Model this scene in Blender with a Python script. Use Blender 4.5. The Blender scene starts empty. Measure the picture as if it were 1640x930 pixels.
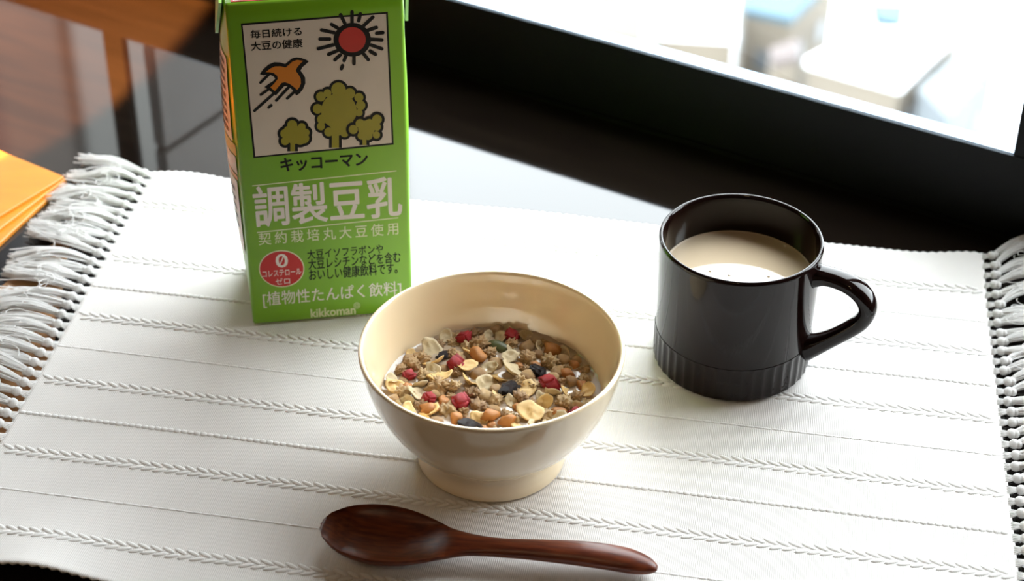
import bpy, bmesh, math, random
import numpy as np
from mathutils import Vector, Matrix, noise as mnoise

scene = bpy.context.scene
C = scene.collection
R = math.radians
rnd = random.Random(7)

# ------------------------------------------------------------------ camera
IW, IH = 1640, 930
FPX, PITCH, ROLL, HC = 2954.3, .61436, .0098, .62497
_f = np.array([0, math.cos(PITCH), -math.sin(PITCH)])
_r = np.array([1., 0, 0])
_u = np.cross(_r, _f)
_r2 = math.cos(ROLL) * _r + math.sin(ROLL) * _u
_u2 = -math.sin(ROLL) * _r + math.cos(ROLL) * _u
cd = bpy.data.cameras.new('camera')
cam = bpy.data.objects.new('camera', cd)
C.objects.link(cam)
M = Matrix.Identity(4)
for i in range(3):
    M[i][0], M[i][1], M[i][2] = _r2[i], _u2[i], -_f[i]
M[2][3] = HC
cam.matrix_world = M
cd.sensor_fit = 'HORIZONTAL'
cd.sensor_width = 36
cd.lens = FPX / IW * 36
cd.clip_start = .01
cd.clip_end = 300
cd.dof.use_dof = True
cd.dof.focus_distance = .95
cd.dof.aperture_fstop = 8.5
scene.camera = cam

# ------------------------------------------------------------------ world, exposure
scene.view_settings.view_transform = 'Standard'
scene.view_settings.look = 'None'
scene.view_settings.gamma = 1
scene.view_settings.exposure = 0.0
scene.cycles.max_bounces = 16
scene.cycles.diffuse_bounces = 10
w = bpy.data.worlds.new('overcast_sky')
scene.world = w
w.use_nodes = True
bg = w.node_tree.nodes['Background']
bg.inputs[0].default_value = (.92, .97, 1.0, 1)
bg.inputs[1].default_value = 13.0


def ray(x, y):
    d = _f + _r2 * (x - IW / 2) / FPX - _u2 * (y - IH / 2) / FPX
    return d / np.linalg.norm(d)


def bp(x, y, z=0.):
    d = ray(x, y)
    return np.array([0, 0, HC]) + d * ((z - HC) / d[2])


def on_plane(x, y, p0, n):
    d = ray(x, y)
    o = np.array([0, 0, HC])
    return o + d * (((p0 - o) @ n) / (d @ n))


# window frame of reference: a along the window (to the right), b into the room, z up
TZ = -.002
WC = np.array([-.07719, 1.17453, 0])
WD = np.array([.86313, -.50499, 0])
WN = np.array([.50499, .86313, 0])          # outward
WANG = math.atan2(WD[1], WD[0])


def W3(a, b, z):
    p = WC + a * WD - b * WN
    return (p[0], p[1], z)


# portal for the daylight that comes in through the window
pl = bpy.data.lights.new('window_daylight', 'AREA')
pl.shape = 'RECTANGLE'
pl.size, pl.size_y = 1.9, .75
pl.cycles.is_portal = True
po = bpy.data.objects.new('window_daylight', pl)
C.objects.link(po)
po.location = W3(0, -.05, .425)
po.rotation_euler = Vector((-WN[0], -WN[1], 0)).to_track_quat('-Z', 'Y').to_euler()


# ------------------------------------------------------------------ helpers
def tag(o, label=None, cat=None, group=None, kind=None):
    if label: o['label'] = label
    if cat: o['category'] = cat
    if group: o['group'] = group
    if kind: o['kind'] = kind
    return o


def empty(name, loc=(0, 0, 0), rz=0.):
    o = bpy.data.objects.new(name, None)
    o.empty_display_size = .01
    o.location = loc
    o.rotation_euler = (0, 0, rz)
    C.objects.link(o)
    return o


def mesh_obj(name, verts, faces, mat, parent=None, smooth=False, mats=None, midx=None):
    me = bpy.data.meshes.new(name)
    me.from_pydata([tuple(map(float, v)) for v in verts], [], faces)
    me.update()
    if mats:
        for m in mats: me.materials.append(m)
        if midx: me.polygons.foreach_set('material_index', midx)
    elif mat: me.materials.append(mat)
    if smooth: me.polygons.foreach_set('use_smooth', [True] * len(me.polygons))
    o = bpy.data.objects.new(name, me)
    C.objects.link(o)
    if parent: o.parent = parent
    return o


def bm_obj(name, bm, mat, parent=None, smooth=False):
    me = bpy.data.meshes.new(name)
    bm.to_mesh(me)
    bm.free()
    if mat: me.materials.append(mat)
    if smooth: me.polygons.foreach_set('use_smooth', [True] * len(me.polygons))
    o = bpy.data.objects.new(name, me)
    C.objects.link(o)
    if parent: o.parent = parent
    return o


class MB:
    """collects pieces of one mesh"""
    def __init__(self):
        self.v, self.f = [], []

    def add(self, vs, fs):
        n = len(self.v)
        self.v += [tuple(map(float, v)) for v in vs]
        self.f += [tuple(i + n for i in f) for f in fs]

    def box(self, lo, hi, xf=None):
        vs = [(x, y, z) for z in (lo[2], hi[2]) for y in (lo[1], hi[1]) for x in (lo[0], hi[0])]
        if xf: vs = [xf(*v) for v in vs]
        self.add(vs, [(0, 2, 3, 1), (4, 5, 7, 6), (0, 1, 5, 4), (2, 6, 7, 3), (0, 4, 6, 2), (1, 3, 7, 5)])

    def tube(self, pts, rad, sides=6, cap=True):
        pts = [np.array(p, float) for p in pts]
        n = len(pts)
        rads = rad if hasattr(rad, '__len__') else [rad] * n
        vs, fs = [], []
        for i in range(n):
            t = pts[min(i + 1, n - 1)] - pts[max(i - 1, 0)]
            t = t / (np.linalg.norm(t) + 1e-12)
            up = np.array([0, 0, 1.]) if abs(t[2]) < .9 else np.array([1., 0, 0])
            s = np.cross(t, up); s /= np.linalg.norm(s)
            q = np.cross(s, t)
            for k in range(sides):
                a = 2 * math.pi * k / sides
                vs.append(pts[i] + rads[i] * (math.cos(a) * s + math.sin(a) * q))
        for i in range(n - 1):
            for k in range(sides):
                k2 = (k + 1) % sides
                fs.append((i * sides + k, i * sides + k2, (i + 1) * sides + k2, (i + 1) * sides + k))
        if cap:
            fs.append(tuple(range(sides)))
            fs.append(tuple(range((n - 1) * sides, n * sides))[::-1])
        self.add(vs, fs)

    def ellipsoid(self, c, ax, ay, az, seg=8, rings=5):
        c = np.array(c); vs = [c + az]; fs = []
        for i in range(1, rings):
            ph = math.pi * i / rings
            for k in range(seg):
                t = 2 * math.pi * k / seg
                vs.append(c + math.sin(ph) * (math.cos(t) * ax + math.sin(t) * ay) + math.cos(ph) * az)
        vs.append(c - az)
        last = len(vs) - 1
        for k in range(seg):
            k2 = (k + 1) % seg
            fs.append((0, 1 + k, 1 + k2))
            for i in range(rings - 2):
                a = 1 + i * seg
                fs.append((a + k, a + seg + k, a + seg + k2, a + k2))
            a = 1 + (rings - 2) * seg
            fs.append((a + k, last, a + k2))
        self.add(vs, fs)

    def build(self, name, mat, parent=None, smooth=False):
        return mesh_obj(name, self.v, self.f, mat, parent, smooth)


def lathe(name, prof, mat, parent=None, seg=96, rfun=None):
    vs, fs = [], []
    for (r, z) in prof:
        for k in range(seg):
            a = 2 * math.pi * k / seg
            rr = rfun(r, z, a) if rfun else r
            vs.append((rr * math.cos(a), rr * math.sin(a), z))
    n = len(prof)
    for i in range(n - 1):
        for k in range(seg):
            k2 = (k + 1) % seg
            fs.append((i * seg + k, i * seg + k2, (i + 1) * seg + k2, (i + 1) * seg + k))
    fs.append(tuple(range(seg))[::-1])
    fs.append(tuple(range((n - 1) * seg, n * seg)))
    return mesh_obj(name, vs, fs, mat, parent, True)


def spline(pts, n):
    """Catmull-Rom through the points"""
    p = [np.array(q, float) for q in pts]
    p = [2 * p[0] - p[1]] + p + [2 * p[-1] - p[-2]]
    out = []
    segs = len(p) - 3
    for i in range(n):
        t = i / (n - 1) * segs
        k = min(int(t), segs - 1); t -= k
        a, b, c, d = p[k:k + 4]
        out.append(.5 * ((2 * b) + (c - a) * t + (2 * a - 5 * b + 4 * c - d) * t * t + (3 * b - a - 3 * c + d) * t ** 3))
    return out


# ------------------------------------------------------------------ materials
def mat(name, col, rough=.5, var=0., scale=50., metallic=0., coat=0., bump=0., bscale=200., col2=None, sss=0.,
        trans=0., spec=.5, stretch=None, ior=1.5):
    m = bpy.data.materials.new(name)
    m.use_nodes = True
    nt = m.node_tree
    b = nt.nodes['Principled BSDF']
    b.inputs['Roughness'].default_value = rough
    b.inputs['Metallic'].default_value = metallic
    b.inputs['Coat Weight'].default_value = coat
    b.inputs['Coat Roughness'].default_value = .04
    b.inputs['Specular IOR Level'].default_value = spec
    b.inputs['IOR'].default_value = ior
    b.inputs['Transmission Weight'].default_value = trans
    if sss:
        b.inputs['Subsurface Weight'].default_value = sss
        b.inputs['Subsurface Radius'].default_value = (1, .8, .6)
        b.inputs['Subsurface Scale'].default_value = .004
    b.inputs['Base Color'].default_value = (*col, 1)
    tc = nt.nodes.new('ShaderNodeTexCoord')
    mp = nt.nodes.new('ShaderNodeMapping')
    nt.links.new(tc.outputs['Object'], mp.inputs[0])
    if stretch: mp.inputs['Scale'].default_value = stretch
    nz = nt.nodes.new('ShaderNodeTexNoise')
    nz.inputs['Scale'].default_value = scale
    nz.inputs['Detail'].default_value = 4
    nt.links.new(mp.outputs[0], nz.inputs['Vector'])
    mx = nt.nodes.new('ShaderNodeMix')
    mx.data_type = 'RGBA'
    c2 = col2 if col2 else tuple(max(0, c * (1 - var)) for c in col)
    mx.inputs[6].default_value = (*col, 1)
    mx.inputs[7].default_value = (*c2, 1)
    rp = nt.nodes.new('ShaderNodeMapRange')
    rp.inputs[1].default_value = .35
    rp.inputs[2].default_value = .65
    nt.links.new(nz.outputs['Fac'], rp.inputs[0])
    nt.links.new(rp.outputs[0], mx.inputs[0])
    nt.links.new(mx.outputs[2], b.inputs['Base Color'])
    if bump:
        n2 = nt.nodes.new('ShaderNodeTexNoise')
        n2.inputs['Scale'].default_value = bscale
        nt.links.new(mp.outputs[0], n2.inputs['Vector'])
        bu = nt.nodes.new('ShaderNodeBump')
        bu.inputs['Strength'].default_value = bump
        bu.inputs['Distance'].default_value = .001
        nt.links.new(n2.outputs['Fac'], bu.inputs['Height'])
        nt.links.new(bu.outputs[0], b.inputs['Normal'])
    return m


def cloth_mat():
    m = mat('ribbed_cotton', (.76, .742, .722), .9, .05, 30)
    nt = m.node_tree
    b = nt.nodes['Principled BSDF']
    b.inputs['Specular IOR Level'].default_value = .15
    tc = nt.nodes.new('ShaderNodeTexCoord')
    wv = nt.nodes.new('ShaderNodeTexWave')
    wv.bands_direction = 'X'
    wv.inputs['Scale'].default_value = 2 * math.pi / (20 * .00097)
    wv.inputs['Distortion'].default_value = .3
    wv.inputs['Detail'].default_value = 2
    wv.inputs['Detail Scale'].default_value = 3
    nt.links.new(tc.outputs['Object'], wv.inputs[0])
    nz = nt.nodes.new('ShaderNodeTexNoise')
    nz.inputs['Scale'].default_value = 900
    mp = nt.nodes.new('ShaderNodeMapping')
    mp.inputs['Scale'].default_value = (1, .5, 1)
    nt.links.new(tc.outputs['Object'], mp.inputs[0])
    nt.links.new(mp.outputs[0], nz.inputs[0])
    ad = nt.nodes.new('ShaderNodeMath'); ad.operation = 'MULTIPLY_ADD'
    nt.links.new(nz.outputs['Fac'], ad.inputs[0])
    ad.inputs[1].default_value = .5
    nt.links.new(wv.outputs['Fac'], ad.inputs[2])
    bu = nt.nodes.new('ShaderNodeBump')
    bu.inputs['Strength'].default_value = .45
    bu.inputs['Distance'].default_value = .0003
    nt.links.new(ad.outputs[0], bu.inputs['Height'])
    nt.links.new(bu.outputs[0], b.inputs['Normal'])
    return m


def glass_mat():
    m = bpy.data.materials.new('window_glass')
    m.use_nodes = True
    nt = m.node_tree
    nt.nodes.remove(nt.nodes['Principled BSDF'])
    out = nt.nodes['Material Output']
    tr = nt.nodes.new('ShaderNodeBsdfTransparent')
    tr.inputs[0].default_value = (.97, .99, .99, 1)
    gl = nt.nodes.new('ShaderNodeBsdfGlossy')
    gl.inputs['Roughness'].default_value = .0
    fr = nt.nodes.new('ShaderNodeFresnel')
    fr.inputs[0].default_value = 1.45
    mx = nt.nodes.new('ShaderNodeMixShader')
    nt.links.new(fr.outputs[0], mx.inputs[0])
    nt.links.new(tr.outputs[0], mx.inputs[1])
    nt.links.new(gl.outputs[0], mx.inputs[2])
    nt.links.new(mx.outputs[0], out.inputs[0])
    return m


def strip_mat():
    m = bpy.data.materials.new('frosted_seal')
    m.use_nodes = True
    nt = m.node_tree
    nt.nodes.remove(nt.nodes['Principled BSDF'])
    out = nt.nodes['Material Output']
    tr = nt.nodes.new('ShaderNodeBsdfTranslucent')
    tr.inputs[0].default_value = (.8, .9, 1, 1)
    tp = nt.nodes.new('ShaderNodeBsdfTransparent')
    tp.inputs[0].default_value = (.85, .93, 1, 1)
    mx = nt.nodes.new('ShaderNodeMixShader'); mx.inputs[0].default_value = .55
    nt.links.new(tr.outputs[0], mx.inputs[1]); nt.links.new(tp.outputs[0], mx.inputs[2])
    nt.links.new(mx.outputs[0], out.inputs[0])
    return m


def lamp_mat(name, col, s):
    m = bpy.data.materials.new(name)
    m.use_nodes = True
    b = m.node_tree.nodes['Principled BSDF']
    b.inputs['Emission Color'].default_value = (*col, 1)
    b.inputs['Emission Strength'].default_value = s
    return m


def translucent(m, fac, col):
    nt = m.node_tree
    b = nt.nodes['Principled BSDF']; out = nt.nodes['Material Output']
    t = nt.nodes.new('ShaderNodeBsdfTranslucent'); t.inputs[0].default_value = (*col, 1)
    mx = nt.nodes.new('ShaderNodeMixShader'); mx.inputs[0].default_value = fac
    nt.links.new(b.outputs[0], mx.inputs[1]); nt.links.new(t.outputs[0], mx.inputs[2])
    nt.links.new(mx.outputs[0], out.inputs[0])
    return m


M_table = mat('glossy_dark_wood', (.0085, .0058, .0042), .045, 0, 9, col2=(.0055, .0037, .0028), stretch=(1, 8, 1), coat=.0)
M_tablew = mat('dark_wood', (.05, .025, .012), .4, .4, 12)
M_black = mat('black_painted_metal', (.0035, .0035, .0038), .5, .2, 20, spec=.18)
M_wall = mat('warm_plaster', (.26, .17, .10), .9, .05, 6)
M_ceil = mat('ceiling_plaster', (.34, .27, .20), .9, .04, 6)
M_floor = mat('wood_floor', (.12, .07, .035), .45, .3, 8, stretch=(1, 10, 1))
M_concrete = mat('grey_concrete', (.29, .275, .26), .9, .15, 9, bump=.3, bscale=60)
M_cloth = cloth_mat()
M_yarn = translucent(mat('cotton_yarn', (.93, .925, .915), .95, .03, 400, spec=.1, bump=.3, bscale=1800), .4, (1, 1, 1))
M_thread = translucent(mat('cotton_thread', (.95, .945, .935), .95, .02, 300, spec=.1), .5, (1, 1, 1))
M_green = mat('printed_green_board', (.19, .43, .012), .33, .06, 25)
M_cwhite = mat('print_white', (.78, .72, .66), .4, .03, 40)
M_panel = mat('print_offwhite', (.66, .57, .48), .4, .04, 60)
M_ink = mat('print_black', (.008, .0075, .008), .45, .1, 50, spec=.2)
M_red = mat('print_red', (.52, .012, .010), .4, .05, 50)
M_orange = mat('print_orange', (.62, .19, .003), .4, .05, 50)
M_olive = mat('print_olive', (.30, .26, .006), .4, .08, 60)
M_pale = mat('print_pale_green', (.72, .74, .48), .4, .03, 50)
M_gold = mat('print_gold', (.55, .38, .05), .4, .05, 50)
M_bowl = mat('cream_glaze', (.86, .70, .47), .12, .03, 20, coat=.8)
M_mug = mat('dark_brown_glaze', (.009, .0036, .0030), .08, .2, 15, spec=.28)
M_milkmug = mat('soy_milk', (.66, .53, .37), .05, .02, 10)
M_milkbowl = mat('cereal_milk', (.52, .41, .30), .06, .2, 90, spec=.5)
M_spoon = mat('lacquered_red_wood', (.165, .036, .011), .33, 0, 60, col2=(.075, .014, .006), stretch=(1, 9, 9), coat=.0, spec=.35)
M_amber = mat('amber_orange', (.75, .26, .015), .35, .1, 20, stretch=(1, 6, 1))
M_tan = mat('plain_tan', (.40, .20, .075), .5, .12, 40)

# ------------------------------------------------------------------ the room
def wbox(name, lo, hi, m, parent=None):
    mb = MB(); mb.box(lo, hi, W3)
    return mb.build(name, m, parent)

FZ, CZ = -.74, 1.75
tag(wbox('floor', (-2.2, -.14, FZ - .05), (2.2, 3.4, FZ), M_floor), kind='structure')
tag(wbox('ceiling', (-2.2, -.14, CZ), (2.2, 3.4, CZ + .05), M_ceil), kind='structure')
tag(wbox('wall_left', (-2.25, -.14, FZ), (-2.2, 3.4, CZ), M_wall), kind='structure')
tag(wbox('wall_right', (2.2, -.14, FZ), (2.25, 3.4, CZ), M_wall), kind='structure')
tag(wbox('wall_rear', (-2.2, 3.4, FZ), (2.2, 3.45, CZ), M_wall), kind='structure')
mb = MB()
WA0, WA1, WZ1 = -.95, .95, .80
mb.box((-2.2, -.14, FZ), (2.2, 0, -.034), W3)
mb.box((-2.2, -.14, WZ1), (2.2, 0, CZ), W3)
mb.box((-2.2, -.14, -.034), (WA0, 0, WZ1), W3)
mb.box((WA1, -.14, -.034), (2.2, 0, WZ1), W3)
tag(mb.build('wall_front', M_wall), kind='structure')

win = empty('window_1', W3(0, 0, 0))
tag(win, kind='structure')
def wpart(name, lo, hi, m):
    mb = MB(); mb.box(lo, hi, W3)
    o = mb.build(name, m)
    o.parent = win
    o.matrix_parent_inverse = Matrix.Translation(win.location).inverted()
    return o
FRH = .0545
wpart('bottom_rail', (WA0, -.004, -.034), (WA1, 0, FRH), M_black)
wpart('rail_lip', (WA0, -.002, TZ), (WA1, .0025, TZ + .003), M_black)
wpart('top_rail', (WA0, -.03, WZ1 - .05), (WA1, 0, WZ1), M_black)
wpart('side_rail', (WA0, -.03, FRH), (WA0 + .05, 0, WZ1 - .05), M_black)
wpart('side_rail', (WA1 - .05, -.03, FRH), (WA1, 0, WZ1 - .05), M_black)
wpart('mullion', (-.2935, -.008, FRH), (-.274, -.001, WZ1 - .05), M_black)
wpart('mullion', (.437, -.008, FRH), (.49, -.001, WZ1 - .05), M_black)
wpart('seal_strip', (WA0 + .05, -.0075, FRH - .01), (WA1 - .05, -.0060, FRH + .0045), strip_mat())
g = glass_mat()
for a0, a1 in ((WA0 + .05, -.2935), (-.274, .437), (.49, WA1 - .05)):
    o = mesh_obj('pane', [W3(a0, -.005, FRH - .02), W3(a1, -.005, FRH - .02), W3(a1, -.005, WZ1 - .05), W3(a0, -.005, WZ1 - .05)],
             [(0, 1, 2, 3)], g)
    o.parent = win
    o.matrix_parent_inverse = Matrix.Translation(win.location).inverted()

# concrete fin standing outside beside the mullion, with its joint
fin = empty('concrete_fin', W3(-.255, -.2, -.9))
tag(fin, 'grey concrete fin outside the window mirrored in the tabletop', 'concrete fin', kind='structure')
def fpart(name, lo, hi, m, par):
    mb = MB(); mb.box(lo, hi, W3)
    o = mb.build(name, m); o.parent = par
    o.matrix_parent_inverse = Matrix.Translation(par.location).inverted()
    return o
zs = [-.9, .062, .158, .62, 1.1, 1.9]
for i in range(len(zs) - 1):
    fpart('concrete_panel', (-.262, -.33, zs[i] + .003), (-.25, -.012, zs[i + 1] - .003), M_concrete, fin)
fpart('core', (-.259, -.33, -.9), (-.254, -.012, 1.9), M_tablew, fin)

# ------------------------------------------------------------------ outside, far below and across the street
GZ = -45.0
M_ground = mat('pale_asphalt', (.42, .45, .48), .9, .10, .05)
M_roofw = mat('white_roof', (.66, .68, .70), .8, .06, .1)
M_wallh = mat('render_wall', (.10, .083, .062), .9, .15, .2)
M_blue = mat('blue_roof', (.018, .050, .072), .7, .1, .2)
M_brownr = mat('brown_roof', (.055, .042, .040), .8, .2, .3)
M_cream = mat('cream_roof', (.062, .056, .046), .8, .15, .3)
M_grey = mat('grey_roof', (.075, .085, .092), .8, .1, .3)
M_pane = mat('far_window', (.06, .065, .07), .3, .1, 3)
o = mesh_obj('ground', [W3(-220, -2, GZ), W3(120, -2, GZ), W3(120, -260, GZ), W3(-220, -260, GZ)], [(0, 1, 2, 3)], M_ground)
tag(o, kind='structure')

def flat_house(px, zr, roofm, wallm, label, sides=3):
    """house whose flat roof corners sit on the given sight lines at roof height zr"""
    pts = [bp(x, y, zr) for x, y in px]
    c = sum(pts) / len(pts)
    root = empty('house', (c[0], c[1], GZ))
    tag(root, label, 'house')
    n = len(pts)
    loc = [p[:2] - c[:2] for p in pts]
    def prism(q, z0, z1):
        vs = [(*p, z0) for p in q] + [(*p, z1) for p in q]
        fs = [tuple(range(n))[::-1], tuple(range(n, 2 * n))] + [(i, (i + 1) % n, (i + 1) % n + n, i + n) for i in range(n)]
        return vs, fs
    h = zr - GZ
    def fix(o):
        bm = bmesh.new(); bm.from_mesh(o.data)
        bmesh.ops.recalc_face_normals(bm, faces=bm.faces)
        bm.to_mesh(o.data); bm.free()
    fix(mesh_obj('wall', *prism([p * .95 for p in loc], 0, h - .35), wallm, root))
    fix(mesh_obj('roof', *prism(loc, h - .35, h), roofm, root))
    for i in range(n):                                   # windows on every wall
        p, q = loc[i] * .95, loc[(i + 1) % n] * .95
        L = np.linalg.norm(q - p); d = (q - p) / L; nn = np.array([d[1], -d[0]])
        if nn @ (p + q) < 0: nn = -nn
        k = max(1, int(L / 2.6))
        for j in range(k):
            m_ = p + d * L * (j + .5) / k
            mb = MB()
            mb.add([(*(m_ + d * sx * .5 + nn * sn), h - 2.6 + sz * .55) for sn in (0, .05) for sz in (-1, 1) for sx in (-1, 1)],
                   [(0, 1, 3, 2), (4, 6, 7, 5), (0, 2, 6, 4), (1, 5, 7, 3), (0, 4, 5, 1), (2, 3, 7, 6)])
            mb.build('window', M_pane, root)
    return root
ZR = -39.5
flat_house([(1290, 95), (1380, 48), (1545, 42), (1443, 138)], ZR, M_roofw, M_wallh, 'house with the broad white flat roof, seen below through the window')
flat_house([(1185, -45), (1345, -45), (1268, 30), (1192, 14)], ZR, M_blue, M_wallh, 'house with a wide blue flat roof seen below through the window')
flat_house([(1395, 4), (1452, 6), (1446, 38), (1402, 30)], ZR, M_blue, M_roofw, 'narrow white house with a blue roof behind the broad white roof')
flat_house([(1045, -20), (1175, 5), (1180, 58), (1048, 50)], ZR, M_roofw, M_wallh, 'long house with a white roof beside the cream roof')
flat_house([(965, -20), (1030, -18), (1030, 66), (938, 52)], ZR, M_cream, M_wallh, 'house with a cream roof seen below through the window')
flat_house([(1232, 76), (1280, 60), (1280, 90), (1238, 98)], ZR, M_brownr, M_wallh, 'small block with a brown roof beside the broad white roof')
flat_house([(1470, 140), (1562, 62), (1600, 96), (1520, 190)], ZR, M_grey, M_grey, 'grey roofed house along the side of the broad white roof')

bld = empty('office_block', W3(-13, -11, GZ))
tag(bld, 'grey office block with pale piers across the street, mirrored in the tabletop', 'building')
def bpart(name, a0, a1, b0, b1, z0, z1, m):
    mb = MB(); mb.box((a0, b0, z0), (a1, b1, z1), W3)
    o = mb.build(name, m); o.parent = bld
    o.matrix_parent_inverse = Matrix.Translation(bld.location).inverted()
M_pier = mat('pale_pier', (.19, .19, .18), .9, .08, 1)
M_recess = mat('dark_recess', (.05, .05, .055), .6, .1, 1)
M_pinkw = mat('brown_grey_wall', (.10, .085, .075), .9, .1, 1)
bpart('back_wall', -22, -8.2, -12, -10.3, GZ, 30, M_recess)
bpart('pier', -10.45, -9.2, -10.3, -10, GZ, 30, M_pier)
bpart('wall_panel', -11.5, -10.62, -10.3, -10, GZ, 30, M_pinkw)
for k in range(5):
    bpart('pier', -13.4 - k * 2, -12.4 - k * 2, -10.3, -10, GZ, 30, M_pier)

# ------------------------------------------------------------------ table
tb = empty('table', W3(0, .4, FZ), WANG)
tag(tb, 'glossy dark brown wooden table standing against the window', 'table')
bm = bmesh.new()
bmesh.ops.create_cube(bm, size=1)
for v in bm.verts:
    v.co = Vector((v.co.x * 2.4, v.co.y * .8, v.co.z * .03 + TZ - .015 - FZ))
bmesh.ops.bevel(bm, geom=bm.edges[:], offset=.002, segments=2, affect='EDGES')
bm_obj('table_top', bm, M_table, tb)
for sx in (-1.1, 1.1):
    for sy in (-.33, .33):
        mb = MB(); mb.box((sx - .03, sy - .03, 0), (sx + .03, sy + .03, TZ - .03 - FZ))
        mb.build('leg', M_tablew, tb)

# ------------------------------------------------------------------ lamps
def downlight(pos, power, label, col=(1, .72, .42), rad=.045):
    root = empty('ceiling_spotlight', pos)
    tag(root, label, 'lamp', 'ceiling spotlights')
    lathe('housing', [(.055, .03), (.06, 0), (.05, -.06), (.046, -.06), (.046, -.02)], M_black, root, 24)
    lathe('bulb', [(.001, -.05), (.03, -.045), (.042, -.035), (.04, -.022)], lamp_mat('warm_bulb', col, power), root, 24)
for a, b in ((-1.2, 1.35), (.9, 1.5), (-.3, 2.3), (1.1, 2.6)):
    downlight(W3(a, b, CZ - .03), 180, 'warm round spotlight on the ceiling of the room')

# added unseen spotlight, put in to make the orange glow at the table's far left
SPX, SPY, SPH = -.7216, 1.32, .60
sp_root = empty('added_glow_lamp', (SPX, SPY, SPH))
tag(sp_root, 'added warm spotlight out of view, making the orange glow on the left of the table', 'lamp')
lathe('shade', [(.02, .09), (.03, .085), (.05, .0), (.048, .0), (.028, .08)], M_black, sp_root, 32)
mb = MB(); mb.tube([(0, 0, .085), (0, 0, CZ - SPH)], .004, 6); mb.build('cord', M_black, sp_root)
sl = bpy.data.lights.new('added_glow_spot', 'SPOT')
sl.energy = 560
sl.color = (1, .36, .08)
sl.shadow_soft_size = .006
sl.spot_blend = .03
so = bpy.data.objects.new('added_glow_spot', sl)
C.objects.link(so)
so.parent = sp_root
so.location = (0, 0, 0)
# cone rim runs along the edge of the warm pool on the table
sl.spot_size = 2 * math.atan2(.5, SPH - TZ)

# ------------------------------------------------------------------ things at the left of the mat
def slab(name, px, z0, z1, m, parent=None, inset=0.):
    pts = [bp(x, y, z1)[:2] for x, y in px]
    c = sum(pts) / len(pts)
    n = len(pts)
    vs = [(*p, z0) for p in pts] + [(*p, z1) for p in pts]
    fs = [tuple(range(n)), tuple(range(n, 2 * n))[::-1]] + [(i, (i + 1) % n, (i + 1) % n + n, i + n) for i in range(n)]
    o = mesh_obj(name, vs, fs, m, parent)
    bm = bmesh.new(); bm.from_mesh(o.data)
    bmesh.ops.recalc_face_normals(bm, faces=bm.faces)
    bm.to_mesh(o.data); bm.free()
    return o
br = empty('amber_stack', (0, 0, 0))  # added stack standing in for an orange shape of unknown origin
tag(br, 'amber orange stack of thin layers, stand-in for an unidentified orange shape left of the white mat', 'board')
for (cx, cy, th, z0, z1) in ((107, 289, 250, TZ, .0012), (105, 286, 244, .0013, .0035), (103, 282, 237, .0036, .0058)):
    c0 = bp(cx, cy, z1)[:2]
    e1 = np.array([math.cos(R(th)), math.sin(R(th))]) * .15
    e2 = np.array([math.cos(R(th - 90)), math.sin(R(th - 90))]) * .11
    quad = [c0, c0 + e1, c0 + e1 + e2, c0 + e2]
    vs = [(*p, z0) for p in quad] + [(*p, z1) for p in quad]
    lay = mesh_obj('layer', vs, [(0, 1, 2, 3), (7, 6, 5, 4), (0, 4, 5, 1), (1, 5, 6, 2), (2, 6, 7, 3), (3, 7, 4, 0)], M_amber, br)
    bm = bmesh.new(); bm.from_mesh(lay.data)
    bmesh.ops.recalc_face_normals(bm, faces=bm.faces)
    bmesh.ops.bevel(bm, geom=bm.edges[:], offset=.0004, segments=1, affect='EDGES')
    bm.to_mesh(lay.data); bm.free()
o = slab('tan_sheet', [(115, 365), (-10, 468), (-120, 800), (60, 720)], TZ, TZ + .0006, M_tan)  # thin sheet added in place of an unidentified tan area
tag(o, 'thin tan sheet, stand-in for an unidentified tan area under the left fringe of the mat', 'pad')

# ------------------------------------------------------------------ placemat
MA = R(-9.7)
MO = (-.2323, 1.0033, 0)
pm = empty('placemat', MO, MA)
tag(pm, 'white ribbed cotton placemat with braided stripes and knotted fringe', 'placemat')
V0, V1, U1 = -.009, .3525, .5225

def mat_z(u, v):
    z = .0004 * mnoise.noise(Vector((u * 9, v * 9, 3.1)))
    z += .0065 * math.exp(-((u - .052) / .030) ** 2) * max(0, min(1, (v - .29) / .06)) ** 2
    z += .0045 * math.exp(-((u - .518) / .022) ** 2) * math.exp(-((v + .009) / .035) ** 2)
    z += .004 * math.exp(-((u - .025) / .028) ** 2) * math.exp(-((v + .009) / .03) ** 2)
    z += .0012 * math.exp(-((u - .25) / .05) ** 2) * math.exp(-((v + .009) / .03) ** 2)
    return z

def mloc(u, v, z=0.):
    return (u + .0331 * v, -.9995 * v, mat_z(u, v) + z)

NU, NV = 210, 150
vs, fs = [], []
for side in (0, 1):
    for j in range(NV + 1):
        v = V0 + (V1 - V0) * j / NV
        for i in range(NU + 1):
            u = U1 * i / NU
            e = 0
            if j in (0, NV):
                e = .0006 * (1 if i % 2 else -1)
            vs.append(mloc(u, v + e, -.0009 * side))
S = (NU + 1) * (NV + 1)
for j in range(NV):
    for i in range(NU):
        a = j * (NU + 1) + i
        fs.append((a, a + NU + 1, a + NU + 2, a + 1))
        fs.append((S + a, S + a + 1, S + a + NU + 2, S + a + NU + 1))
for i in range(NU):
    for a in (i, NV * (NU + 1) + i):
        fs.append((a, a + 1, S + a + 1, S + a))
for j in range(NV):
    for a in (j * (NU + 1), j * (NU + 1) + NU):
        fs.append((a, a + NU + 1, S + a + NU + 1, S + a))
mesh_obj('woven_cloth', vs, fs, M_cloth, pm, True)

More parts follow.
